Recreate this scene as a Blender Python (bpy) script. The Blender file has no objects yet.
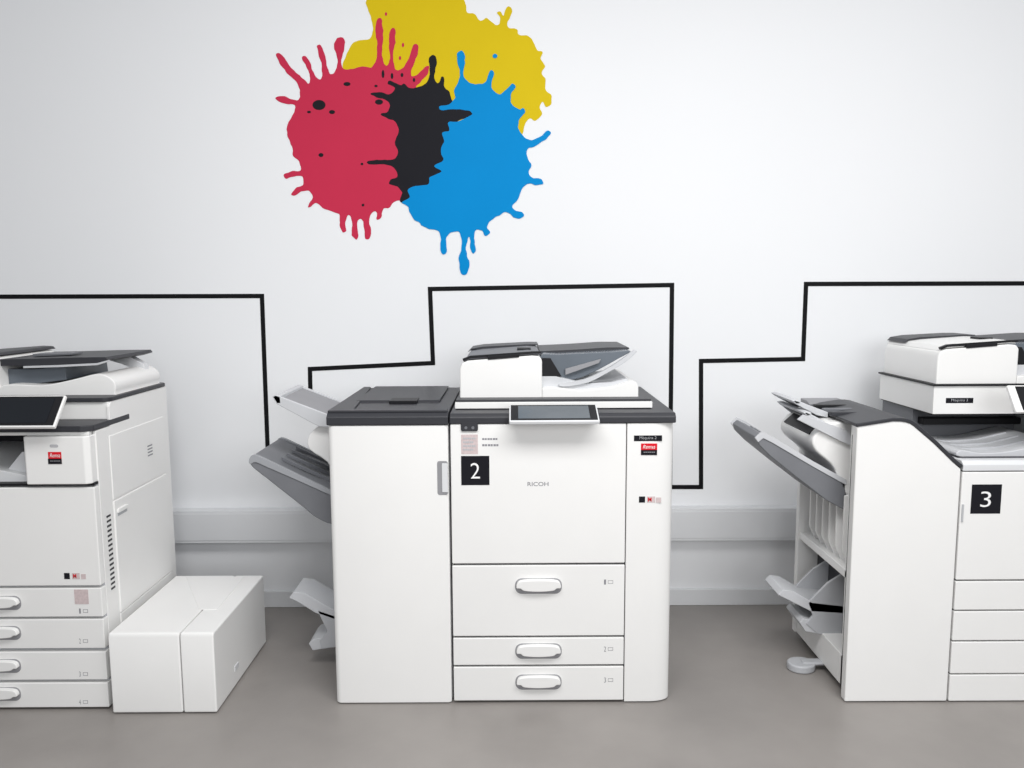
import bpy, math, bmesh
from mathutils import Vector, Matrix, noise
S=bpy.context.scene
COL=S.collection
# ------------------------------------------------------------------ camera + measuring helper
H=1.42; PITCH=math.radians(6.7); ROLL=0.005; F=800.0
sp,cp=math.sin(PITCH),math.cos(PITCH)
cam=bpy.data.cameras.new("camera"); cam.sensor_width=36; cam.lens=F/1024*36; cam.clip_end=100
co=bpy.data.objects.new("camera",cam); COL.objects.link(co); S.camera=co
co.matrix_world=Matrix.Translation((0,0,H))@Matrix.Rotation(math.pi/2-PITCH,4,'X')@Matrix.Rotation(-ROLL,4,'Z')
def P(px,py,Y):
    u0=px-512; w0=384-py
    u=u0+w0*ROLL; w=w0-u0*ROLL
    dx=u/F; dy=cp+w/F*sp; dz=-sp+w/F*cp
    t=Y/dy
    return (dx*t, H+dz*t)
YF=2.62; YW=3.49
def zf(py,px=540,Y=None): return P(px,py,YF if Y is None else Y)[1]
def xf(px,py=560,Y=None): return P(px,py,YF if Y is None else Y)[0]
# ------------------------------------------------------------------ materials
def mat(name,col,rough=0.45,var=0.03,scale=30,bump=0.0,metal=0.0,spec=0.4):
    m=bpy.data.materials.new(name); m.use_nodes=True
    nt=m.node_tree; b=nt.nodes["Principled BSDF"]
    b.inputs["Roughness"].default_value=rough; b.inputs["Metallic"].default_value=metal
    b.inputs["Specular IOR Level"].default_value=spec
    tc=nt.nodes.new("ShaderNodeTexCoord"); nz=nt.nodes.new("ShaderNodeTexNoise")
    nz.inputs["Scale"].default_value=scale; nz.inputs["Detail"].default_value=4
    nt.links.new(tc.outputs["Object"],nz.inputs["Vector"])
    rp=nt.nodes.new("ShaderNodeValToRGB")
    rp.color_ramp.elements[0].position=0.3; rp.color_ramp.elements[1].position=0.7
    rp.color_ramp.elements[0].color=[c*(1-var) for c in col]+[1]
    rp.color_ramp.elements[1].color=[min(1,c*(1+var)) for c in col]+[1]
    nt.links.new(nz.outputs["Fac"],rp.inputs["Fac"]); nt.links.new(rp.outputs["Color"],b.inputs["Base Color"])
    if bump>0:
        n2=nt.nodes.new("ShaderNodeTexNoise"); n2.inputs["Scale"].default_value=scale*12
        nt.links.new(tc.outputs["Object"],n2.inputs["Vector"])
        bp=nt.nodes.new("ShaderNodeBump"); bp.inputs["Strength"].default_value=bump; bp.inputs["Distance"].default_value=0.002
        nt.links.new(n2.outputs["Fac"],bp.inputs["Height"]); nt.links.new(bp.outputs["Normal"],b.inputs["Normal"])
    return m
WHITE=mat("white_plastic",(0.825,0.822,0.81),0.42,0.010,6,0.05)
WHITE2=mat("cool_white_plastic",(0.68,0.69,0.705),0.42,0.012,6,0.05)
LGREY=mat("light_grey_plastic",(0.46,0.47,0.49),0.45,0.02,10,0.05)
PGREY=mat("pale_grey_plastic",(0.56,0.57,0.59),0.45,0.02,10,0.05)
RECESS=mat("recess_grey_plastic",(0.28,0.28,0.295),0.5,0.03,10)  # plain part grey; on handle plates it stands for recess shade
SMOKE=mat("smoky_blue_grey_plastic",(0.13,0.15,0.175),0.22,0.05,10)
MGREY=mat("mid_grey_plastic",(0.15,0.155,0.17),0.45,0.03,10,0.08)
TGREY=mat("tray_grey_plastic",(0.18,0.185,0.20),0.5,0.05,10,0.1,spec=0.3)
TRIM=mat("tray_rim_plastic",(0.34,0.35,0.37),0.5,0.04,10,0.1,spec=0.3)
DGREY=mat("dark_grey_plastic",(0.034,0.035,0.041),0.42,0.05,20,0.15,spec=0.35)
BLACK=mat("black_plastic",(0.010,0.010,0.012),0.45,0.05,20,spec=0.25)
SEAM=mat("seam_grey",(0.06,0.06,0.065),0.7,0.05,10,spec=0.2)
SCREEN=mat("dark_glass_screen",(0.008,0.010,0.014),0.2,0.05,5,spec=0.3)
SCR2=mat("grey_lcd_screen",(0.11,0.125,0.14),0.25,0.08,8)
TAPE=mat("black_tape",(0.006,0.006,0.007),0.6,0.05,8,spec=0.12)
WALLM=mat("white_wall_paint",(0.835,0.845,0.86),0.85,0.006,1.5,0.10,spec=0.15)
TRUNK=mat("trunking_paint",(0.74,0.75,0.765),0.5,0.01,3)
FLOORM=mat("grey_vinyl_floor",(0.265,0.246,0.232),0.36,0.10,3,0.15,spec=0.45)
PINK=mat("magenta_vinyl",(0.54,0.030,0.075),0.6,0.02,5,spec=0.08)
YEL=mat("yellow_vinyl",(0.66,0.49,0.008),0.6,0.02,5,spec=0.08)
CYAN=mat("cyan_vinyl",(0.0,0.245,0.60),0.6,0.02,5,spec=0.08)
INK=mat("black_vinyl",(0.012,0.012,0.016),0.6,0.03,5,spec=0.10)
TXT=mat("white_print",(0.85,0.85,0.85),0.5)
GTXT=mat("grey_print",(0.25,0.25,0.27),0.5)
FAINT=mat("faint_grey_print",(0.48,0.48,0.50),0.5)
RED=mat("red_sticker",(0.66,0.010,0.022),0.5,spec=0.15)
PALE=mat("pale_pink_sticker",(0.60,0.50,0.50),0.5,0.1,120)
# ------------------------------------------------------------------ geometry
def gbox(x0,x1,y0,y1,z0,z1):
    v=[(x,y,z) for z in(z0,z1) for y in(y0,y1) for x in(x0,x1)]
    return v,[(0,2,3,1),(4,5,7,6),(0,1,5,4),(2,6,7,3),(0,4,6,2),(1,3,7,5)]
def area2(p): return sum(p[i][0]*p[(i+1)%len(p)][1]-p[(i+1)%len(p)][0]*p[i][1] for i in range(len(p)))
def gprism(poly,axis,lo,hi):
    p=list(poly)
    if area2(p)<0: p=p[::-1]
    n=len(p)
    def m(a,b,t):
        if axis=='y': return (a,t,b)
        if axis=='x': return (t,a,b)
        return (a,b,t)
    v=[m(a,b,lo) for a,b in p]+[m(a,b,hi) for a,b in p]
    f=[tuple(range(n)),tuple(range(2*n-1,n-1,-1))]
    f+=[(i,i+n,(i+1)%n+n,(i+1)%n) for i in range(n)]
    if axis!='y': f=[t[::-1] for t in f]
    return v,f
def ghex(a,b):
    v=list(a)+list(b)
    return v,[(0,1,2,3),(7,6,5,4),(0,4,5,1),(1,5,6,2),(2,6,7,3),(3,7,4,0)]
def circ(cx,cy,r,n=20,ry=None):
    ry=ry or r
    return [(cx+r*math.cos(2*math.pi*i/n),cy+ry*math.sin(2*math.pi*i/n)) for i in range(n)]
def rrect(x0,x1,y0,y1,r,n=5):
    out=[]
    for cx,cy,a in((x1-r,y1-r,0),(x0+r,y1-r,90),(x0+r,y0+r,180),(x1-r,y0+r,270)):
        for i in range(n+1):
            t=math.radians(a+90*i/n); out.append((cx+r*math.cos(t),cy+r*math.sin(t)))
    return out
WL={}
def root(name,loc,label,cat,group=None):
    o=bpy.data.objects.new(name,None); o.empty_display_size=0.1; COL.objects.link(o)
    o.location=loc; WL[o]=Vector(loc); o["label"]=label; o["category"]=cat
    if group:o["group"]=group
    return o
def part(name,geos,mats,parent=None,bev=0.0,seg=2,label=None,cat=None,kind=None,smooth=True,ang=35):
    if isinstance(geos,tuple): geos=[geos]
    if not isinstance(mats,(list,tuple)): mats=[mats]
    V=[];Fc=[];MI=[]
    for g in geos:
        k=len(V); V+=[Vector(q) for q in g[0]]
        for f in g[1]:
            Fc.append(tuple(i+k for i in f)); MI.append(g[2] if len(g)>2 else 0)
    mn=Vector([min(v[i] for v in V) for i in range(3)]); mx=Vector([max(v[i] for v in V) for i in range(3)])
    c=(mn+mx)/2
    if parent is None: c.z=mn.z
    me=bpy.data.meshes.new(name); me.from_pydata([v-c for v in V],[],Fc)
    for m in mats: me.materials.append(m)
    for p,i in zip(me.polygons,MI): p.material_index=i
    bm=bmesh.new(); bm.from_mesh(me); bmesh.ops.recalc_face_normals(bm,faces=bm.faces); bm.to_mesh(me); bm.free()
    o=bpy.data.objects.new(name,me); COL.objects.link(o); WL[o]=c
    if parent is not None:
        o.parent=parent; o.location=c-WL[parent]
    else: o.location=c
    if bev>0:
        b=o.modifiers.new("bevel",'BEVEL'); b.width=bev; b.segments=seg; b.limit_method='ANGLE'; b.angle_limit=math.radians(ang)
        b.harden_normals=True
        if smooth: me.shade_smooth()
    if label:o["label"]=label
    if cat:o["category"]=cat
    if kind:o["kind"]=kind
    return o
def gm(g,i): return (g[0],g[1],i)
def text_geo(s,x0,x1,z0,z1,Y,bold=0.0,shear=0.0):
    cu=bpy.data.curves.new("t",'FONT'); cu.body=s; cu.size=1; cu.offset=bold; cu.resolution_u=4; cu.shear=shear
    ob=bpy.data.objects.new("t",cu); COL.objects.link(ob)
    dg=bpy.context.evaluated_depsgraph_get(); dg.update()
    me=bpy.data.meshes.new_from_object(ob.evaluated_get(dg))
    vs=[v.co.copy() for v in me.vertices]; fs=[tuple(p.vertices) for p in me.polygons]
    bpy.data.objects.remove(ob); bpy.data.curves.remove(cu); bpy.data.meshes.remove(me)
    ax=min(v.x for v in vs); bx=max(v.x for v in vs); ay=min(v.y for v in vs); by=max(v.y for v in vs)
    return [(x0+(v.x-ax)/(bx-ax)*(x1-x0),Y,z0+(v.y-ay)/(by-ay)*(z1-z0)) for v in vs],fs
def text(name,s,box,Y,m,parent,bold=0.0,shear=0.0):
    x0,z1=P(box[0],box[1],Y); x1,z0=P(box[2],box[3],Y)
    return part(name,[text_geo(s,x0,x1,z0,z1,Y-0.0004,bold,shear)],m,parent)
def sticker(name,box,Y,m,parent,label=None,th=0.0008):
    x0,z1=P(box[0],box[1],Y); x1,z0=P(box[2],box[3],Y)
    return part(name,gbox(x0,x1,Y-th,Y,z0,z1),m,parent,label=label)
# ------------------------------------------------------------------ room
part("wall_back",gbox(-6,6,YW,YW+0.15,0,3.2),WALLM,kind="structure")
part("floor",gbox(-6,6,-3.5,YW+0.15,-0.1,0),FLOORM,kind="structure")
tz1=zf(511,250,3.435); tz0=zf(543,250,3.435)
part("trim_1",[gbox(-6,6,YW-0.055,YW,tz0,tz1),gbox(-6,6,YW-0.058,YW-0.055,tz0+0.012,tz1-0.012)],TRUNK,bev=0.003,kind="structure")
part("baseboard_back",gbox(-6,6,YW-0.016,YW,0,0.075),TRUNK,bev=0.003,kind="structure")
# ------------------------------------------------------------------ wall decal
def cat_rom(p,n=4):
    out=[];N=len(p)
    for i in range(N):
        a,b,c,d=[Vector(p[(i+k-1)%N]) for k in range(4)]
        for j in range(n):
            t=j/n
            out.append(0.5*((2*b)+(c-a)*t+(2*a-5*b+4*c-d)*t*t+(3*b-a-3*c+d)*t**3))
    return out
def decal(name,outlines,off,m,parent,label=None,amp=0.5):
    from mathutils.geometry import tessellate_polygon
    geos=[]
    for pts in outlines:
        q=cat_rom(pts,5)
        if len(pts)>14:
            q=[Vector((a.x+amp*noise.noise(Vector((a.x*.18,a.y*.18,3.1))),a.y+amp*noise.noise(Vector((a.x*.18,a.y*.18,9.7))))) for a in q]
        v=[]
        for a in q:
            X,Z=P(a[0],a[1],YW-off); v.append(Vector((X,YW-off,Z)))
        tri=tessellate_polygon([[Vector((a.x,a.z,0)) for a in v]])
        geos.append(([tuple(a) for a in v],[tuple(t) for t in tri]))
    return part(name,geos,m,parent,label=label)
def el(cx,cy,rx,ry): return circ(cx,cy,rx,10,ry)
D=root("wall_decal",(P(415,130,YW)[0],YW-0.001,P(415,275,YW)[1]),"overlapping magenta, yellow, cyan and black paint splash vinyl on white wall","wall decal")
yellow=[(343,68),(346,56),(353,43),(362,40),(370,38),(373,28),(370,14),(366,3),(371,-12),(382,-24),(410,-34),(440,-32),(458,-16),(462,-4),(466,4),(467,12),(474,14),(480,20),(486,18),(492,22),(496,25),(499,24),(500,17),(497,13),(500,11),(504,16),(505,10),(508,6),(512,9),(511,15),(508,22),(510,28),(517,29),(519,35),(527,36),(533,41),(537,50),(543,52),(541,59),(545,66),(542,73),(546,80),(545,88),(551,95),(551,104),(546,107),(543,102),(540,106),(542,114),(535,121),(529,119),(524,127),(520,138),(500,150),(460,150),(420,130),(395,100),(375,82),(355,74)]
pink=[(276,55),(281,54),(287,62),(294,71),(303,79),(309,83),(310,76),(305,64),(302,58),(306,57),(311,66),(315,76),(321,79),(322,68),(319,54),(317,46),(321,45),(325,56),(328,70),(333,74),(337,66),(337,56),(334,46),(337,38),(343,38),(345,47),(342,58),(343,68),(352,69),(362,66),(371,67),(376,60),(377,44),(375,28),(378,19),(382,21),(383,38),(382,56),(386,66),(390,58),(389,40),(391,29),(395,29),(395,42),(393,58),(396,69),(403,68),(409,58),(413,46),(418,45),(418,54),(413,66),(411,76),(418,74),(424,68),(429,66),(428,73),(420,82),(416,92),(425,120),(425,160),(408,188),(407,204),(399,200),(394,202),(389,208),(383,209),(382,217),(377,220),(376,212),(372,213),(369,221),(371,231),(370,238),(365,238),(364,229),(362,219),(358,220),(357,228),(359,236),(356,240),(352,235),(352,226),(351,217),(347,216),(345,224),(346,231),(342,233),(340,226),(340,216),(334,212),(325,209),(316,203),(311,207),(308,206),(312,199),(310,192),(303,191),(296,195),(291,194),(296,188),(303,184),(302,177),(294,176),(286,179),(284,175),(292,171),(300,170),(299,162),(293,156),(293,148),(289,141),(287,131),(289,121),(294,113),(295,106),(288,104),(280,102),(276,98),(282,96),(291,99),(298,99),(300,91),(297,83),(289,75),(281,65)]
black=[(429,60),(432,55),(436,57),(436,67),(434,77),(438,83),(441,77),(444,78),(444,86),(449,92),(452,100),(460,108),(470,110),(473,114),(466,118),(458,121),(456,130),(456,150),(456,165),(440,178),(422,192),(406,202),(400,200),(402,192),(396,186),(389,184),(391,180),(397,176),(395,168),(385,164),(374,165),(367,163),(370,160),(382,160),(394,159),(398,152),(395,142),(399,130),(394,121),(386,118),(381,114),(388,111),(390,104),(384,99),(375,97),(371,93),(380,92),(390,94),(395,88),(388,84),(390,81),(400,85),(404,84),(410,88),(420,87),(427,82),(430,72)]
cyan=[(457,55),(460,51),(464,53),(465,62),(463,72),(466,80),(475,84),(484,83),(488,77),(490,70),(494,73),(492,82),(493,90),(500,94),(507,89),(512,84),(515,87),(511,95),(512,104),(519,110),(523,108),(525,113),(519,120),(519,129),(524,137),(532,140),(541,136),(547,131),(551,133),(545,140),(535,146),(527,150),(528,158),(531,166),(529,174),(535,178),(542,179),(543,184),(536,185),(527,184),(522,189),(519,198),(513,205),(515,210),(522,212),(524,216),(518,219),(511,215),(505,212),(498,216),(489,222),(487,228),(490,233),(486,236),(481,230),(475,231),(474,240),(476,250),(473,254),(470,247),(470,237),(467,241),(466,252),(469,263),(467,273),(462,275),(459,268),(459,258),(462,246),(461,236),(457,231),(450,233),(446,241),(447,250),(443,254),(440,247),(441,237),(437,230),(428,228),(418,222),(411,215),(408,207),(402,202),(409,197),(408,190),(417,186),(428,184),(430,177),(441,172),(434,166),(443,160),(441,150),(444,141),(442,133),(449,130),(448,122),(458,121),(466,118),(472,114),(466,110),(450,109),(440,110),(440,106),(450,104),(455,98),(454,90),(458,82),(460,73),(458,64)]
decal("paint_splash",[yellow],0.0010,YEL,D,"mustard yellow vinyl paint splash",1.0)
decal("paint_splash",[pink,el(403,45,1.2,2.2),el(386,14,1.2,1.8),el(400,58,1.2,2.0)],0.0016,PINK,D,"magenta vinyl paint splash",1.2)
decal("paint_splash",[black,el(319,105,6.5,5),el(332,112,3,2.0),el(347,84,3.5,2),el(321,155,2.5,2),el(309,112,2,1.2),el(379,102,4,2.6),el(383,74,1.4,4),el(392,76,1.3,3),el(402,75,1.4,2),el(376,86,1.6,1.3),el(362,164,1.4,1.2),el(414,80,1.2,2),el(363,205,1.4,1.4)],0.0022,INK,D,"black vinyl paint splash with droplets",1.2)
decal("paint_splash",[cyan,el(495,56,2.4,2.2)],0.0028,CYAN,D,"cyan vinyl paint splash",1.2)
def tape(name,pts,w,label):
    q=[Vector(P(a,b,YW)) for a,b in pts]
    geos=[];L=[];R=[]
    for i,p in enumerate(q):
        d0=(q[i]-q[i-1]).normalized() if i>0 else (q[1]-q[0]).normalized()
        d1=(q[i+1]-q[i]).normalized() if i<len(q)-1 else d0
        n0=Vector((-d0.y,d0.x)); n1=Vector((-d1.y,d1.x))
        m=(n0+n1).normalized(); k=w/2/max(0.3,m.dot(n0))
        L.append(p+m*k); R.append(p-m*k)
    for i in range(len(q)-1):
        geos.append(gprism([L[i],L[i+1],R[i+1],R[i]],'y',YW-0.0015,YW))
    part(name,geos,TAPE,label=label,cat="tape line")
tape("wall_tape_line",[(-120,297),(262,296),(268.5,470)],0.019,"black tape line stepping down white wall towards a photocopier")
tape("wall_tape_line",[(311,420),(310,369),(433,363),(430,289),(672,285),(670,487),(701,487),(701,361),(803,359),(806,284),(1150,283)],0.019,"long black tape line zigzagging across white wall behind photocopiers")
# ------------------------------------------------------------------ shared sub assemblies
def tablet(x0,x1,yb,zb,yt,zt,parent,th=0.014,scr=SCR2,frame=WHITE,m=0.008):
    d=Vector((yt-yb,zt-zb)); L=d.length; d/=L; n=Vector((-d.y,d.x))
    def q(s,t): return (yb+d.x*s+n.x*t, zb+d.y*s+n.y*t)
    cpn=part("control_panel",gprism([q(0,0),q(L,0),q(L,-th),q(0,-th)],'x',x0,x1),frame,parent,bev=0.004,seg=3)
    part("bezel",gprism([q(0.006,0.0015),q(L-0.006,0.0015),q(L-0.006,-0.001),q(0.006,-0.001)],'x',x0+m*0.7,x1-m*0.7),BLACK,cpn)
    part("screen",gprism([q(0.014,0.0025),q(L-0.014,0.0025),q(L-0.014,0.001),q(0.014,0.001)],'x',x0+m+0.022,x1-m-0.022),scr,cpn)
    return cpn
def feeder(dx,y0,y1,parent,dz=0.0,flat=False,lid=None):
    Y=2.80
    def Q(l): return [(P(a,b,Y)[0]+dx,P(a,b,Y)[1]+dz) for a,b in l]
    f=part("document_feeder",gprism(Q([(460,402),(460,370),(462,365),(468,362.5),(500,360),(532,357.5),(539,358),(542,362),(542,402)]),'y',y0,y1),WHITE,parent,bev=0.006,seg=4,label="white document feeder with thin lid")
    part("feeder_lid",gprism(Q([(463,364.5),(468,361.8),(500,359.2),(533,356.6),(541,357),(538,354),(528,353.5),(480,357),(467,359)]),'y',y0+0.012,y1+0.01),lid or DGREY,f,bev=0.003,seg=3,label="thin rounded feeder lid")
    if lid is not None:
        part("lid_edge",gprism(Q([(463.5,363),(470,360.2),(500,358.2),(533,355.4),(541,355.2),(541,353.2),(533,353.3),(500,355.6),(470,357.8),(462.5,360.8)]),'y',y0+0.006,y0+0.02),BLACK,f,label="thin dark edge strip")
        part("lid_edge",gprism(Q([(463,360.8),(468,358.0),(500,355.9),(533,353.2),(541,353.0),(541,352.0),(528,352),(480,354.6),(467,356.8)]),'y',y1-0.14,y1+0.012),DGREY,f,bev=0.001)
    if not flat: part("feeder_sensor",gprism([(P(517,350,3.0)[0]+dx,y0+0.10),(P(530,350,3.0)[0]+dx,y0+0.10),(P(530,350,3.0)[0]+dx,y0+0.16),(P(517,350,3.0)[0]+dx,y0+0.16)],'z',Q([(523,356)])[0][1],Q([(523,352.2)])[0][1]),BLACK,f)
    part("feeder_grip",gprism(Q([(488,361.5),(519,359),(519,356),(488,358)]),'y',y0-0.003,y0+0.02),BLACK,f,bev=0.001)
    if flat:
        part("output_bed",gprism(cat_rom(Q([(542,402),(542,388),(556,385),(585,386),(612,381),(638,375),(650,377),(657,384),(656,394),(650,402)]),3),'y',y0,y1),WHITE,f,bev=0.004,seg=4,ang=55)
        part("output_slope",gprism(Q([(542,388),(542,371),(570,371),(600,368),(601,382),(570,386)]),'y',y0+0.05,y1-0.01),SMOKE,f,bev=0.002)
        t=part("input_tray",gprism(Q([(530,367),(530,360.5),(560,360),(612,358.5),(648,358),(650,361),(640,364),(600,366),(566,367)]),'y',y0+0.012,y1+0.01),DGREY,f,bev=0.002,label="low flat dark grey document tray")
        part("tray_arm",gprism(Q([(606,366),(636,364),(650,372),(652,380),(640,378),(626,372)]),'y',y1-0.08,y1-0.04),WHITE2,f,bev=0.003)
        part("paper_guide",gprism(Q([(560,359.5),(600,358),(600,356.3),(560,357)]),'y',y0+0.10,y0+0.18),MGREY,t,bev=0.001)
        part("tray_rim",gprism(Q([(566,369),(600,368),(640,366),(651,362.5),(651,361),(640,364),(600,366),(566,367)]),'y',y0+0.004,y0+0.02),PGREY,t,bev=0.0004)
        return f
    part("output_bed",gprism(Q([(542,402),(542,390),(552,389),(580,392),(610,389),(630,383),(636,384),(638,388),(638,402)]),'y',y0,y1),WHITE,f,bev=0.004,seg=3)
    part("output_slope",gprism(Q([(541,390),(541,379),(556,379),(585,386),(612,385),(628,381),(629,384),(610,390),(580,393)]),'y',y0+0.03,y1-0.02),PGREY,f,bev=0.002)
    t=part("input_tray",gprism(cat_rom(Q([(541,382),(541,359),(560,357.5),(612,355),(633,354),(620,362),(604,371),(590,378),(574,383)]),3),'y',y0+0.06,y1+0.01),SMOKE,f,bev=0.002,label="smoky blue-grey document input tray",ang=55)
    part("tray_cap",gprism(Q([(541,359.5),(541,356),(575,354.5),(612,352),(634,352),(635,354),(612,356),(575,358.5)]),'y',y0+0.14,y1+0.015),DGREY,t,bev=0.001)
    part("front_guide",gprism(Q([(541,381),(541,361),(551,361),(562,379)]),'y',y0+0.035,y0+0.06),BLACK,t,bev=0.001)
    part("paper_guide",gprism(Q([(566,378),(600,366),(602,362),(566,372)]),'y',y0+0.045,y0+0.058),RECESS,t,bev=0.001)
    part("tray_rim",gprism(cat_rom(Q([(560,386),(584,382),(606,372),(622,362),(634,353),(637,354.5),(625,365),(608,375),(588,385),(564,389)]),3),'y',y0+0.02,y0+0.045),PGREY,t,bev=0.001,ang=55)
    return f
def pull(xc,zc,w,h,Y,parent):
    return part("handle",[gm(gprism(rrect(xc-w/2,xc+w/2,zc-h/2,zc+h/2,h*0.42),'y',Y-0.0015,Y+0.004),1),  # flat plate on the drawer face, its grey painted as recess shade
        gm(gprism(cat_rom([(xc-w*0.47,zc-h*0.02),(xc-w*0.44,zc+h*0.30),(xc-w*0.32,zc+h*0.43),(xc,zc+h*0.46),(xc+w*0.32,zc+h*0.43),(xc+w*0.44,zc+h*0.30),(xc+w*0.47,zc-h*0.02),(xc+w*0.38,zc-h*0.06),(xc+w*0.30,zc-h*0.20),(xc,zc-h*0.26),(xc-w*0.30,zc-h*0.20),(xc-w*0.38,zc-h*0.06)],3),'y',Y-0.018,Y+0.004),0)],
        [WHITE,RECESS],parent,bev=0.003,seg=3,label="white arched pull handle over flat plate in recess-shade grey",ang=50)
def lines(name,box,n,Y,m,parent):
    g=[]
    for i in range(n):
        y0=box[1]+(box[3]-box[1])*(i+.15)/n; y1=box[1]+(box[3]-box[1])*(i+.6)/n
        k=int(6-(i%2)*1)
        for j in range(k):
            a=box[0]+(box[2]-box[0])*(j/6+0.01); b=a+(box[2]-box[0])*(0.12 if (i+j)%2 else 0.14)
            x0,z1=P(a,y0,Y); x1,z0=P(b,y1,Y); g.append(gbox(x0,x1,Y-0.0005,Y,z0,z1))
    part(name,g,m,parent)
def number_label(n,box,Y,parent,tbox):
    s=sticker("number_sticker",box,Y,INK,parent,"black square sticker with white number %s"%n)
    text("numeral",n,tbox,Y-0.0010,TXT,s,-0.006)
def machine_label(s,box,Y,parent):
    b=sticker("name_sticker",box,Y,INK,parent,"small black name strip")
    w=box[2]-box[0]; h=box[3]-box[1]
    text("lettering",s,(box[0]+w*.2,box[1]+h*.15,box[2]-w*.2,box[3]-h*.18),Y-0.0010,LGREY,b,-0.01)
def brand_label(box,Y,parent):
    s=sticker("service_sticker",box,Y,RED,parent,"red and black service sticker")
    w=box[2]-box[0]; h=box[3]-box[1]
    text("lettering","Remsa",(box[0]+w*.12,box[1]+h*.12,box[2]-w*.12,box[1]+h*.44),Y-0.0010,TXT,s,0.0,0.3)
    b=sticker("black_strip",(box[0],box[1]+h*.56,box[2],box[3]),Y-0.0008,INK,s)
    lines("fine_print",(box[0]+w*.15,box[1]+h*.70,box[2]-w*.1,box[1]+h*.84),1,Y-0.0016,RECESS,b)
def drawer_mark(n,px,py,Y,parent):
    text("tray_number",n,(px,py-2.5,px+2,py+2.5),Y,GTXT,parent,0.0)
    x0,z1=P(px+4,py-1.6,Y); x1,z0=P(px+9,py+1.6,Y)
    part("tray_symbol",[gbox(x0,x1,Y-.0005,Y,z0,z0+.0012),gbox(x0,x1,Y-.0005,Y,z1-.0012,z1),gbox(x0,x0+.0012,Y-.0005,Y,z0,z1),gbox(x1-.0012,x1,Y-.0005,Y,z0,z1)],GTXT,parent)
def eco_stickers(x,y,Y,parent):
    sticker("approval_sticker",(x,y,x+6,y+6),Y,INK,parent,"tiny black approval mark")
    s=sticker("approval_sticker",(x+8,y,x+16,y+6),Y,PALE,parent,"tiny pale mark with red lettering")
    text("lettering","M",(x+9,y+1,x+12.5,y+5),Y-0.001,RED,s,0.03)
    sticker("approval_sticker",(x+17,y+1,x+22,y+6),Y,PALE,parent)
def moulded(name,outl,Y,y0,y1,m,parent,label=None,bev=0.006,smoothn=4):
    q=[P(a,b,Y) for a,b in outl]
    if smoothn: q=cat_rom(q,smoothn)
    return part(name,gprism(q,'y',y0,y1),m,parent,bev=bev,seg=3,label=label,ang=60 if smoothn else 30)
def slab(pts_in,pts_out,th):
    (a,b),(c,d)=pts_in,pts_out
    top=[a,b,d,c]; bot=[(p[0],p[1],p[2]-th) for p in top]
    return ghex(top,bot)
BZ=0.004
# ================================================================== COPIER 2 (centre)
C2=root("photocopier",(0.17,2.98,0),"tall white office photocopier marked with black number 2 sticker","photocopier")
XL,XR=-0.206,0.541
zt=zf(423.5); zslab=zf(413.5)
xs=0.379
part("body",[gbox(XL+0.004,xs+0.006,YF+0.012,3.33,0.012,zt),gbox(xs,XR-0.004,YF+0.052,3.33,0.012,zt)],[SEAM],C2)
part("side_panel",gbox(XR-0.006,XR,YF+0.058,3.33,BZ,zt),WHITE,C2,bev=0.001)
part("side_panel",gbox(XL,XL+0.006,YF+0.05,3.33,BZ,zt),WHITE,C2,bev=0.002)
part("base",gbox(XL+0.03,XR-0.03,YF+0.06,3.30,0,0.02),BLACK,C2,label="black recessed base with casters")
door=part("front_door",gbox(XL,xs,YF,YF+0.03,zf(563.5),zt-0.001),WHITE,C2,bev=0.004,seg=3)
rx,ry=0.075,0.040
prof=[(xs+0.003,YF+0.052),(xs+0.003,YF)]+[(XR-rx+rx*math.sin(math.radians(t)),YF+ry-ry*math.cos(math.radians(t))) for t in range(0,91,6)]+[(XR,YF+0.056)]
part("side_column",gprism(prof,'z',BZ,zt-0.001),WHITE,C2,bev=0.002)
for i,(a,b,hy) in enumerate([(565.5,636,586),(638,665,651),(667,700.5,682)]):
    d=part("drawer",gbox(XL,xs,YF,YF+0.03,max(BZ,zf(b)),zf(a)),WHITE,C2,bev=0.003,seg=2)
    X,_=P(538.5,hy,YF)
    pull(X,zf(hy),0.160,0.056,YF,d)
    drawer_mark(str(i+1),604,(582,649,680)[i],YF,d)
part("top_cover",gprism([(YF-0.004,zt),(YF-0.004,zslab-0.012),(YF+0.008,zslab),(3.35,zslab),(3.35,zt)],'x',XL-0.002,XR+0.002),DGREY,C2,bev=0.004,label="dark grey top cover",seg=3)
part("power_button_panel",[gm(gprism(rrect(xf(461,428),xf(478,428),zf(431,470),zf(422,470),0.006),'y',YF-0.005,YF+0.002),0),
  gm(gprism(circ(xf(466,427.5),zf(427.5,466),0.005),'y',YF-0.0065,YF-0.003),1),gm(gprism(circ(xf(473,427.5),zf(427.5,473),0.005),'y',YF-0.0065,YF-0.003),1)],[DGREY,MGREY],C2)
part("scanner",[gm(gbox(XL+0.01,XR-0.06,2.715,3.30,zslab+0.003,zslab+0.024),0),gm(gbox(XL+0.012,XR-0.062,2.73,3.30,zslab+0.024,zslab+0.032),1),gm(gbox(XL+0.014,XR-0.062,2.72,3.30,zslab,zslab+0.003),1)],[WHITE,DGREY],C2,bev=0.002)
feeder(0,2.79,3.24,C2,dz=0.007,lid=MGREY)
tablet(-0.010,0.283,2.545,zf(421,550,2.545),2.655,zf(404.5,550,2.655),C2,scr=SCR2,frame=WHITE2)
part("panel_bracket",gbox(0.06,0.21,2.60,2.66,zslab-0.004,zslab+0.004),DGREY,C2)
number_label("2",(461,456,489.5,485),YF,door,(470.5,463,480,478.5))
s=sticker("info_sticker",(461,434.5,478,454),YF,PALE,door,"small pale printed sticker")
lines("fine_print",(482,437.5,498,441.5),1,YF,GTXT,door)
lines("fine_print",(482,443.5,499,448),1,YF,GTXT,door)
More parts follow.
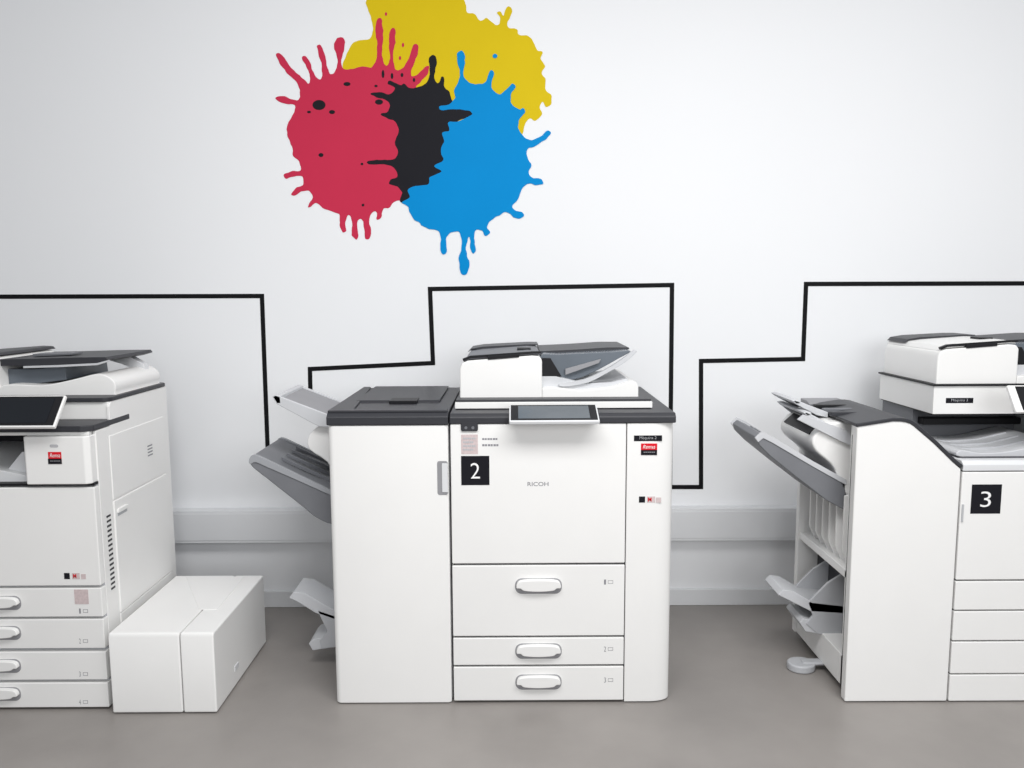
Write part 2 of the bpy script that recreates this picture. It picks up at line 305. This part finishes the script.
lines("fine_print",(463,437,476,452),4,YF-0.001,LGREY,s)
text("maker_name","RICOH",(527.5,482,548.5,486),YF,GTXT,door,0.01)
machine_label("Màquina 2",(634,435.5,662,441),YF,C2)
brand_label((641,443.5,657,455),YF,C2)
eco_stickers(639,496.5,YF,C2)
# ================================================================== FINISHER 2
F2=root("document_finisher",(-0.41,2.97,0),"white document finisher cabinet with grey output trays beside centre photocopier","finisher")
FL,FR=-0.614,-0.212
zt2=zf(425,390)
part("body",gbox(FL+0.006,FR,YF+0.03,3.30,BZ,zt2),WHITE2,F2,bev=0.003)
part("base",gbox(FL+0.03,FR-0.02,YF+0.06,3.27,0,0.02),BLACK,F2)
r=0.02
prof=[(FR-0.002,YF+0.034),(FR-0.002,YF+0.006),(FR-0.012,YF)]+[(FL+r-r*math.sin(math.radians(t)),YF+r-r*math.cos(math.radians(t))) for t in range(0,91,10)]+[(FL,YF+0.034)]
fd=part("front_door",gprism(prof,'z',BZ,zt2-0.002),WHITE,F2,bev=0.002)
x0,z1=P(437,461,YF); x1,z0=P(448,495,YF)
part("handle",[gm(gprism(rrect(x0,x1,z0,z1,0.008),'y',YF-0.001,YF+0.004),0),gm(gbox(x0+0.016,x1,YF-0.003,YF+0.003,z0+0.010,z1-0.008),1)],[RECESS,WHITE2],fd,bev=0.001,label="side handle, flat plate in recess-shade grey")  # no hollow here; the grey plate carries the recess shade in its colour
ztt=zf(411,390)
part("top_cover",[gprism([(YF-0.004,zt2),(YF-0.004,ztt-0.020),(YF+0.014,ztt-0.006),(3.31,ztt-0.006),(3.31,zt2)],'x',FL-0.002,FR),
  gprism([(FL+0.0,2.63),(FR-0.004,2.63),(FR-0.004,2.66),(FL+0.08,2.67),(FL+0.03,3.29),(FL,3.29)],'z',ztt-0.008,ztt+0.001)],DGREY,F2,bev=0.003,label="dark grey top cover")
part("top_lid",gprism([(2.86,ztt-0.007),(2.87,ztt+0.002),(3.28,ztt+0.004),(3.28,ztt-0.007)],'x',FL+0.05,FR-0.05),DGREY,F2,bev=0.002)
part("lid_catch",gbox(-0.44,-0.34,2.83,2.91,ztt-0.006,ztt+0.005),BLACK,F2,bev=0.002)
def tray_unit(FLx,y0,y1,xo,zo,zi,zlow,name,parent,mtop,label,lip=0.02,th=0.03):
    g=[gm(slab(((FLx,y0,zi),(FLx,y1,zi)),((xo+0.004,y0,zo),(xo+0.004,y1,zo)),th),0)]
    for ya,yb in((y0-0.008,y0+0.004),(y1-0.004,y1+0.008)):
        g.append(gm(gprism([(FLx,zi+lip*0.7),(xo,zo+lip*0.8),(xo-0.012,zo+0.002),(xo+0.004,zo-th*1.1),(FLx+(xo-FLx)*0.35,zi-th*1.5+(zo-zi)*0.2),(FLx,zlow)],'y',ya,yb),1))
    g.append(gm(gprism([(xo-0.012,zo+0.002),(xo+0.002,zo+lip*0.8),(xo+0.018,zo+lip*0.4),(xo+0.02,zo-th),(xo+0.002,zo-th*1.1)],'y',y0-0.008,y1+0.008),1))
    return part(name,g,mtop,parent,bev=0.003,label=label)
part("tray_housing",gprism(cat_rom([(FL+0.01,0.985),(FL-0.045,0.965),(FL-0.12,0.905),(FL-0.125,0.85),(FL-0.06,0.80),(FL-0.02,0.72),(FL+0.01,0.70)],3),'y',2.86,3.14),WHITE,F2,bev=0.005,seg=3,ang=55)
tray_unit(FL,2.84,3.14,-0.845,1.045,0.955,0.93,"upper_output_tray",F2,[RECESS,PGREY],"light grey sloping upper tray",0.010,0.024)
ot=moulded("main_output_tray",[(250,460),(254,456),(270,463),(300,478),(335,494),(335,523),(318,519),(300,505),(272,483),(252,467)],2.78,2.78,3.12,TGREY,F2,label="mid grey curved main output tray")
for ya in (2.776,3.108):
    part("tray_rim",gprism(cat_rom([P(a,b,2.78) for a,b in [(249,461),(254,454.5),(271,461.5),(301,476),(334,492),(334,496),(300,481),(270,468),(256,462),(251,464)]],3),'y',ya,ya+0.014),TRIM,ot,bev=0.001)
part("tray_ribs",[gm(slab(((FL,y,P(334,491,2.78)[1]),(FL,y+0.01,P(334,491,2.78)[1])),((-0.84,y,P(272,462,2.78)[1]),(-0.84,y+0.01,P(272,462,2.78)[1])),0.012),0) for y in (2.86,2.93,3.00,3.06)],MGREY,ot)
def booklet(outs,Y,y0,y1,par):
    """angular folding arm: back plate plus two side brackets with a shelf"""
    lo=moulded("lower_output_tray",outs[0],Y,y0,y1,PGREY,par,label="pale grey angular booklet tray",bev=0.003,smoothn=0)
    for a in (y0,y1-0.012):
        moulded("tray_bracket",outs[1],Y,a,a+0.012,LGREY,lo,bev=0.002,smoothn=0)
    moulded("catch_shelf",outs[2],Y,y0+0.004,y1-0.004,PGREY,lo,bev=0.003,smoothn=0)
    return lo
booklet([[(290,597),(294,591),(305,592),(336,610),(336,619),(316,612),(300,602)],
         [(318,609),(336,615),(336,646),(322,648),(320,640),(328,630),(322,618)],
         [(309,643),(313,639),(336,634),(336,646),(313,650)]],2.90,2.89,3.04,F2)
# ================================================================== COPIER 1 (partly out of frame)
YF=2.59
XR1=-1.384; XL1=-2.13; YB1=3.18
C1=root("photocopier",((XR1+XL1)/2,2.9,0),"white office photocopier with tilted touch screen and four paper drawers","photocopier")
zc=zf(485,50)
zsh=zf(426,90)
part("body",gbox(XL1,XR1-0.003,YF+0.02,YB1-0.004,0.012,zc),LGREY,C1)
part("base",gbox(XL1+0.03,XR1-0.03,YF+0.05,YB1-0.03,0,0.02),BLACK,C1)
side=part("side_panel",gprism([(YF+0.033,BZ),(YB1,BZ),(YB1,1.045),(2.735,1.045),(2.72,1.03),(2.72,zsh-0.022),(YF+0.033,zsh-0.022)],'x',XR1-0.010,XR1),WHITE,C1,bev=0.002)
sd=part("side_door",gbox(XR1-0.002,XR1+0.005,2.705,3.13,0.30,0.70),WHITE,side,bev=0.003,seg=3)
part("handle",[gm(gbox(XR1+0.004,XR1+0.006,2.72,2.79,0.642,0.665),1),gm(gbox(XR1+0.004,XR1+0.012,2.72,2.79,0.655,0.668),0)],[WHITE,LGREY],sd,bev=0.001)
part("side_cover",gbox(XR1-0.002,XR1+0.003,2.705,3.13,0.705,0.93),WHITE,side,bev=0.003,seg=3)
part("side_cover",gbox(XR1-0.002,XR1+0.003,2.705,3.13,0.06,0.295),WHITE,side,bev=0.003,seg=3)
part("air_vent",[gbox(XR1-0.001,XR1+0.001,2.655,2.682,0.40+i*0.017,0.407+i*0.017) for i in range(16)],SEAM,side)
part("fine_print",[gbox(XR1+0.003,XR1+0.0036,2.98,3.02,0.80+i*0.012,0.805+i*0.012) for i in range(4)],GTXT,side)
fd1=part("front_door",gbox(XL1,XR1,YF,YF+0.03,zf(586,60),zf(487.5,60)),WHITE,C1,bev=0.004,seg=3)
for i,(a,b) in enumerate([(588.5,617),(619.5,648.5),(652,680),(683,707.5)]):
    d=part("drawer",gbox(XL1,XR1,YF,YF+0.03,max(BZ,zf(b,60)),zf(a,60)),WHITE,C1,bev=0.003)
    hy=(603,633,666,694)[i]
    Xh,Zh=P(2,hy,YF)
    pull(Xh-0.01,zf(hy,5),0.15,0.05,YF,d)
    drawer_mark(str(i+1),79,hy+8,YF,d)
s=sticker("info_sticker",(74,589.5,89,604),YF,PALE,C1,"small pale printed sticker")
eco_stickers(64,573,YF,fd1)
part("trim_strip",gbox(XL1,XR1-0.001,YF+0.002,YF+0.03,zc-0.003,zc+0.005),BLACK,C1)
xb=xf(26,460)
blk=part("front_block",gprism([(xb,YF+0.3),(xb,YF-0.006),(xb+0.006,YF-0.012),(XR1-0.02,YF-0.012),(XR1-0.004,YF),(XR1-0.004,YF+0.3)],'z',zc+0.004,zf(436,60)),WHITE,C1,bev=0.004)
part("exit_cavity",[gbox(XL1,XR1-0.01,3.0,YB1-0.004,zc,zsh),gbox(XL1,XL1+0.05,YF+0.02,YB1-0.004,zc,zsh)],DGREY,C1)
part("exit_tray",[gprism([(XL1+0.05,zc),(xb,zc),(xb,zc+0.02),(XL1+0.3,zc+0.07),(XL1+0.05,zc+0.075)],'y',YF+0.03,3.0),gprism([(xb-0.12,zc+0.02),(xb-0.004,zc+0.02),(xb-0.004,zc+0.10),(xb-0.05,zc+0.10)],'y',YF+0.06,2.95)],WHITE2,C1,bev=0.003)
part("shelf_cover",[gm(gprism([(XL1,YF-0.004),(XR1-0.03,YF-0.004),(XR1+0.001,YF+0.02),(XR1+0.001,2.86),(XL1,2.86)],'z',zsh-0.020,zsh),0),
    gm(gbox(XL1,XR1-0.012,YF+0.01,2.86,zf(436,60),zsh-0.02),1)],[DGREY,WHITE],C1,bev=0.003,label="dark grey shelf above paper exit")
part("scanner",gbox(XL1+0.01,XR1-0.004,2.725,YB1-0.002,zsh-0.002,1.046),WHITE,C1,bev=0.006,seg=3)
part("scanner_bed",gprism(rrect(XL1,XR1+0.003,2.715,YB1+0.006,0.03),'z',1.046,1.060),DGREY,C1,bev=0.003)
feeder(XR1-XR+0.015,2.80,3.16,C1,dz=0.012,flat=True)
tablet(-1.80,P(66,396,2.60)[0],2.52,zf(427,50,2.52),2.60,zf(395,60,2.60),C1,scr=SCREEN)
brand_label((48,452,62,464),YF-0.012,blk)
ex,ez=P(54,446,YF-0.012)
part("emblem",[gprism(rrect(ex-0.014,ex+0.014,ez-0.005,ez+0.005,0.005),'y',YF-0.0126,YF-0.012)],FAINT,blk,label="faint grey oval emblem")
# side paper bank
B1=root("paper_bank",(-1.17,2.85,0),"low white large-capacity paper tray unit beside photocopier","paper tray unit")
bx0,bx1,by0,by1,bz=-1.357,-1.004,2.560,3.11,0.285
part("body",gbox(bx0+0.006,bx1-0.004,by0+0.02,by1,0.012,bz-0.01),SEAM,B1)
part("base",gbox(bx0+0.03,bx1-0.03,by0+0.05,by1-0.03,0,0.012),BLACK,B1)
xm=P(181,670,by0)[0]
def shell(name,x0,x1,par):
    return part(name,gprism([(by0,BZ),(by0,bz-0.012),(by0+0.006,bz),(by1,bz),(by1,BZ)],'x',x0,x1),WHITE,par,bev=0.006,seg=3)
shell("fixed_cover",bx0,xm-0.0015,B1); shell("sliding_cover",xm+0.0015,bx1,B1)
part("lid",gprism([(bx0+0.05,by1-0.02),(xm-0.01,by0+0.20),(xm+0.055,by0+0.20),(bx1-0.07,by1-0.02)],'z',bz-0.001,bz+0.002),WHITE,B1,bev=0.001)
part("latch",gbox(bx1-0.002,bx1+0.003,by0+0.18,by0+0.22,0.06,0.08),WHITE2,B1,bev=0.001)
# ================================================================== COPIER 3
YF=2.612
XL3,XR3=1.500,2.245
C3=root("photocopier",(1.87,2.96,0),"white office photocopier marked with black number 3 sticker","photocopier")
z3=zf(461,985)
part("body",gbox(XL3+0.004,XR3-0.004,YF+0.012,3.27,0.012,z3-0.012),SEAM,C3)
part("base",gbox(XL3+0.03,XR3-0.03,YF+0.05,3.25,0,0.02),BLACK,C3)
part("side_panel",gbox(XL3,XL3+0.008,YF+0.05,3.28,BZ,z3-0.01),WHITE,C3,bev=0.002)
part("side_panel",gbox(XR3-0.008,XR3,YF+0.05,3.28,BZ,z3-0.01),WHITE,C3,bev=0.002)
fd3=part("front_door",gbox(XL3,XR3,YF,YF+0.03,zf(580,985),zf(472,985)),WHITE,C3,bev=0.004,seg=3)
dk=part("exit_deck",[gm(gprism([(YF-0.002,zf(471,985)),(YF-0.002,z3-0.012),(YF+0.012,z3),(YF+0.05,z3),(YF+0.06,z3-0.004),(3.27,z3-0.004),(3.27,zf(471,985))],'x',XL3,XR3),0)],[WHITE2],C3,bev=0.003)
part("deck_recess",gprism([(XL3+0.02,YF+0.045),(XR3-0.02,YF+0.045),(XR3-0.02,3.26),(XL3+0.02,3.26)],'z',z3-0.006,z3+0.001),DGREY,dk,bev=0.001)
tr=part("exit_tray",gprism(cat_rom([(XL3+0.03,z3-0.001),(XL3+0.03,z3+0.022),(XL3+0.10,z3+0.012),(XL3+0.20,z3+0.018),(XL3+0.32,z3+0.045),(XL3+0.36,z3+0.045),(XL3+0.36,z3-0.001),(XL3+0.2,z3-0.002)],5),'y',YF+0.07,3.0),PGREY,dk,bev=0.003,label="pale grey curved paper exit tray",ang=50)
part("tray_rib",[gprism([(XL3+0.05,z3+0.018),(XL3+0.10,z3+0.016),(XL3+0.20,z3+0.022),(XL3+0.31,z3+0.047),(XL3+0.31,z3+0.03),(XL3+0.20,z3+0.005),(XL3+0.05,z3+0.005)],'y',y,y+0.006) for y in (2.75,2.82,2.89)],LGREY,tr)
for i,(a,b) in enumerate([(581.5,610),(611.5,640.5),(642,673.5),(675,701)]):
    d=part("drawer",gbox(XL3,XR3,YF,YF+0.03,max(BZ,zf(b,985)),zf(a,985)),WHITE,C3,bev=0.003)
    pull(1.87,(zf(a,985)+zf(b,985))/2,0.15,0.05,YF,d)
zs0=zf(415,940,2.84); zs1=zf(386,940,2.84)
part("rear_column",gbox(XL3+0.03,XR3,3.02,3.27,z3,zs0),MGREY,C3)
part("corner_column",gbox(XL3+0.42,XR3,YF+0.05,3.05,z3,zs0),WHITE2,C3,bev=0.004)
part("exit_roller_bar",[gm(gbox(XL3+0.05,XL3+0.42,2.98,3.03,z3+0.06,z3+0.085),0)],[BLACK],C3,bev=0.003)
sc3=part("scanner",[gm(gbox(XL3+0.01,XR3,2.84,3.26,zs0+0.003,zs1),0),gm(gbox(XL3+0.014,XR3-0.004,2.845,3.255,zs0-0.001,zs0+0.003),1)],[WHITE,BLACK],C3,bev=0.002,seg=3)
part("scanner_bed",gbox(XL3+0.004,XR3,2.832,3.27,zs1,zs1+0.007),BLACK,C3,bev=0.003)
feeder(XL3-XL+0.0,2.85,3.26,C3,dz=zs1-zslab-0.024,lid=WHITE)
xt=P(1014,395,2.64)[0]
tablet(xt,xt+0.32,2.62,zf(412,1013,2.62),2.68,zf(385,1013,2.68),C3,scr=SCREEN,m=0.034)
part("panel_arm",gbox(1.80,1.94,2.66,2.86,zs0+0.01,zs0+0.04),DGREY,C3,bev=0.004)
machine_label("Màquina 3",(946,398,973,403),2.84,sc3)
number_label("3",(972,484.5,1000,513.5),YF,fd3,(981,491.5,990.5,507))
part("front_latch",gbox(XL3+0.004,XL3+0.010,YF-0.003,YF+0.002,0.64,0.70),LGREY,C3)
# ================================================================== FINISHER 3
F3=root("document_finisher",(1.31,2.9,0),"white document finisher with open side, grey output trays beside photocopier","finisher")
GL,GR=1.142,1.496; YB3=3.15
zt3=zf(427,860)
xc=P(908,420,YF)[0]; zc3=zf(420,905); zr=zf(468,952)
a=Vector((GL-0.004,zt3)); b=Vector((xc-0.05,zc3-0.004)); c_=Vector((xc+0.02,zc3-0.02)); d_=Vector((GR-0.03,zr+0.02)); e_=Vector((GR-0.004,zr))
arc=[a,b]+[b*(1-t)**2+Vector((xc,zc3-0.002))*2*t*(1-t)+c_*t*t for t in (.25,.5,.75)]+[c_,(c_+d_)/2+Vector((.002,.002)),d_,e_]
out=[(GL,BZ),(GR-0.002,BZ)]+[tuple(v) for v in arc[::-1]]+[(GL,zt3-0.01)]
out[2]=(GR-0.002,zr-0.004)
part("front_panel",gprism(out,'y',YF,YF+0.035),WHITE,F3,bev=0.004,seg=3)
hi_=[]
for i,v in enumerate(arc):
    t=(arc[min(i+1,len(arc)-1)]-arc[max(i-1,0)]).normalized(); hi_.append(v+Vector((-t.y,t.x))*0.012)
part("top_cover",gprism([tuple(v) for v in arc]+[tuple(v) for v in hi_[::-1]],'y',YF-0.004,3.06),DGREY,F3,bev=0.003,label="dark grey curved sloping top cover")
part("body",[gbox(GL+0.09,GR-0.004,YF+0.03,YB3,0.03,zr-0.01),gbox(GL+0.09,xc-0.01,YF+0.03,YB3,zr-0.02,zt3-0.004)],WHITE2,F3,bev=0.002)
part("base",[gbox(GL+0.04,GR-0.02,YF+0.05,YB3-0.03,0.0,0.03)],BLACK,F3)
fr=[gbox(GL+0.012,GL+0.05,YF+0.035,YF+0.075,0.03,zt3),gbox(GL+0.004,GL+0.09,YB3-0.03,YB3,0.03,0.86),
    gbox(GL+0.012,GL+0.09,YF+0.03,YB3,0.03,0.14),gbox(GL+0.012,GL+0.09,YF+0.03,YB3,0.42,0.45)]
part("side_frame",fr,WHITE,F3,bev=0.003)
g=[gm(gbox(GL+0.06,GL+0.091,YF+0.06,YB3-0.02,0.45,0.74),0)]
for i in range(6):
    y=YF+0.11+i*0.062
    g.append(gm(gprism([(GL+0.062,0.45),(GL+0.040,0.45),(GL+0.016,0.50),(GL+0.016,0.70),(GL+0.062,0.72)],'y',y,y+0.009),1))
part("guide_ribs",g,[LGREY,WHITE],F3,bev=0.001)
part("side_cavity",gbox(GL+0.086,GL+0.0915,YF+0.075,YB3-0.03,0.14,0.42),DGREY,F3)
part("tray_rail",[gbox(GL+0.004,GL+0.012,YF+0.036,YF+0.046,0.03,0.93)],BLACK,F3)
part("tray_housing",gprism(cat_rom([(GL+0.09,zt3-0.02),(GL+0.0,zt3-0.006),(GL-0.05,zt3-0.014),(GL-0.095,0.905),(GL-0.085,0.86),(GL-0.02,0.80),(GL+0.02,0.71),(GL+0.09,0.69)],4),'y',2.74,3.08),WHITE,F3,bev=0.008,seg=3,ang=50)
part("housing_slot",gprism([(GL-0.097,0.913),(GL-0.060,0.946),(GL-0.056,0.940),(GL-0.090,0.902)],'y',2.78,3.04),BLACK,F3)
part("housing_rail",gprism([P(p,q,2.73) for p,q in [(798,420),(804,415),(846,430),(852,436),(852,446),(842,442)]],'y',2.725,2.745),PGREY,F3,bev=0.002)
for yy,hh,mm in ((2.78,0.012,DGREY),(2.85,0.016,MGREY),(2.93,0.020,BLACK)):
    part("staple_bar",gbox(GL-0.02,xc-0.05,yy,yy+0.022,zt3+0.008,zt3+0.018+hh*0.5),mm,F3,bev=0.003)
part("rear_cover",gprism([(3.04,zt3-0.02),(3.04,zt3+0.016),(3.08,zt3+0.026),(3.14,zt3+0.026),(3.14,zt3-0.02)],'x',GL+0.0,xc-0.02),RECESS,F3,bev=0.004)
tray_unit(GL-0.01,2.84,3.06,1.012,1.020,0.975,0.960,"upper_output_tray",F3,[LGREY,PGREY],"light grey sloping upper tray",0.006,0.010)
tray_unit(GL-0.03,2.79,3.06,1.035,0.985,0.945,0.932,"second_output_tray",F3,[MGREY,PGREY],"thin second tray with pale rim",0.006,0.010)
FO=[(757,438),(762,434),(772,439),(812,463),(846,482),(846,511),(826,500),(796,477),(770,456),(759,445)]
ot=moulded("main_output_tray",FO,2.74,2.74,3.06,TGREY,F3,label="mid grey angular main output tray",bev=0.004,smoothn=0)
for ya in (2.736,3.048):
    part("tray_rim",gprism([P(p,q,2.74) for p,q in [(755,438),(762,431.5),(773,437),(812,460.5),(846,479.5),(846,485),(812,466),(772,442.5),(763,438),(758,442)]],'y',ya,ya+0.012),PGREY,ot,bev=0.001)
part("tray_ribs",[slab(((GL,y,P(846,481,2.74)[1]),(GL,y+0.01,P(846,481,2.74)[1])),((P(774,440,2.74)[0],y,P(774,439,2.74)[1]),(P(774,440,2.74)[0],y+0.01,P(774,439,2.74)[1])),0.012) for y in (2.81,2.88,2.95,3.01)],MGREY,ot)
booklet([[(778,595),(783,590),(793,591),(812,602),(846,606),(846,614),(812,612),(790,601)],
         [(808,603),(828,583),(846,572),(846,640),(818,634),(806,624),(813,616)],
         [(800,623),(804,619),(846,628),(846,640),(806,632)]],2.86,2.86,3.02,F3)
part("stabiliser_foot",[gm(gprism(circ(1.08,2.86,0.052,20,0.045),'z',0.0,0.03),0),gm(gbox(1.08,GL+0.06,2.84,2.88,0.02,0.035),1)],[LGREY,LGREY],F3,bev=0.010,seg=3,label="grey rounded stabiliser foot")
# ------------------------------------------------------------------ light
w=bpy.data.worlds.new("world"); S.world=w; w.use_nodes=True
bg=w.node_tree.nodes["Background"]; bg.inputs[0].default_value=(0.95,0.97,1.0,1); bg.inputs[1].default_value=0.45
def area(name,loc,target,sx,sy,e,col):
    l=bpy.data.lights.new(name,'AREA'); l.shape='RECTANGLE'; l.size=sx; l.size_y=sy; l.energy=e; l.color=col
    o=bpy.data.objects.new(name,l); COL.objects.link(o); o.location=loc
    o.rotation_euler=(Vector(target)-Vector(loc)).to_track_quat('-Z','Y').to_euler()
area("overhead_fill",(0.5,1.0,3.1),(0.5,1.5,0),3.2,0.9,98,(1,0.99,0.98))  # unseen lamp added overhead to brighten the floor in front
area("front_fill",(1.6,-2.4,2.3),(0.4,3.2,1.3),3.0,2.0,88,(0.98,0.99,1))  # added fill from behind the camera for direction; no window there
S.view_settings.view_transform='Standard'
S.view_settings.look='None'
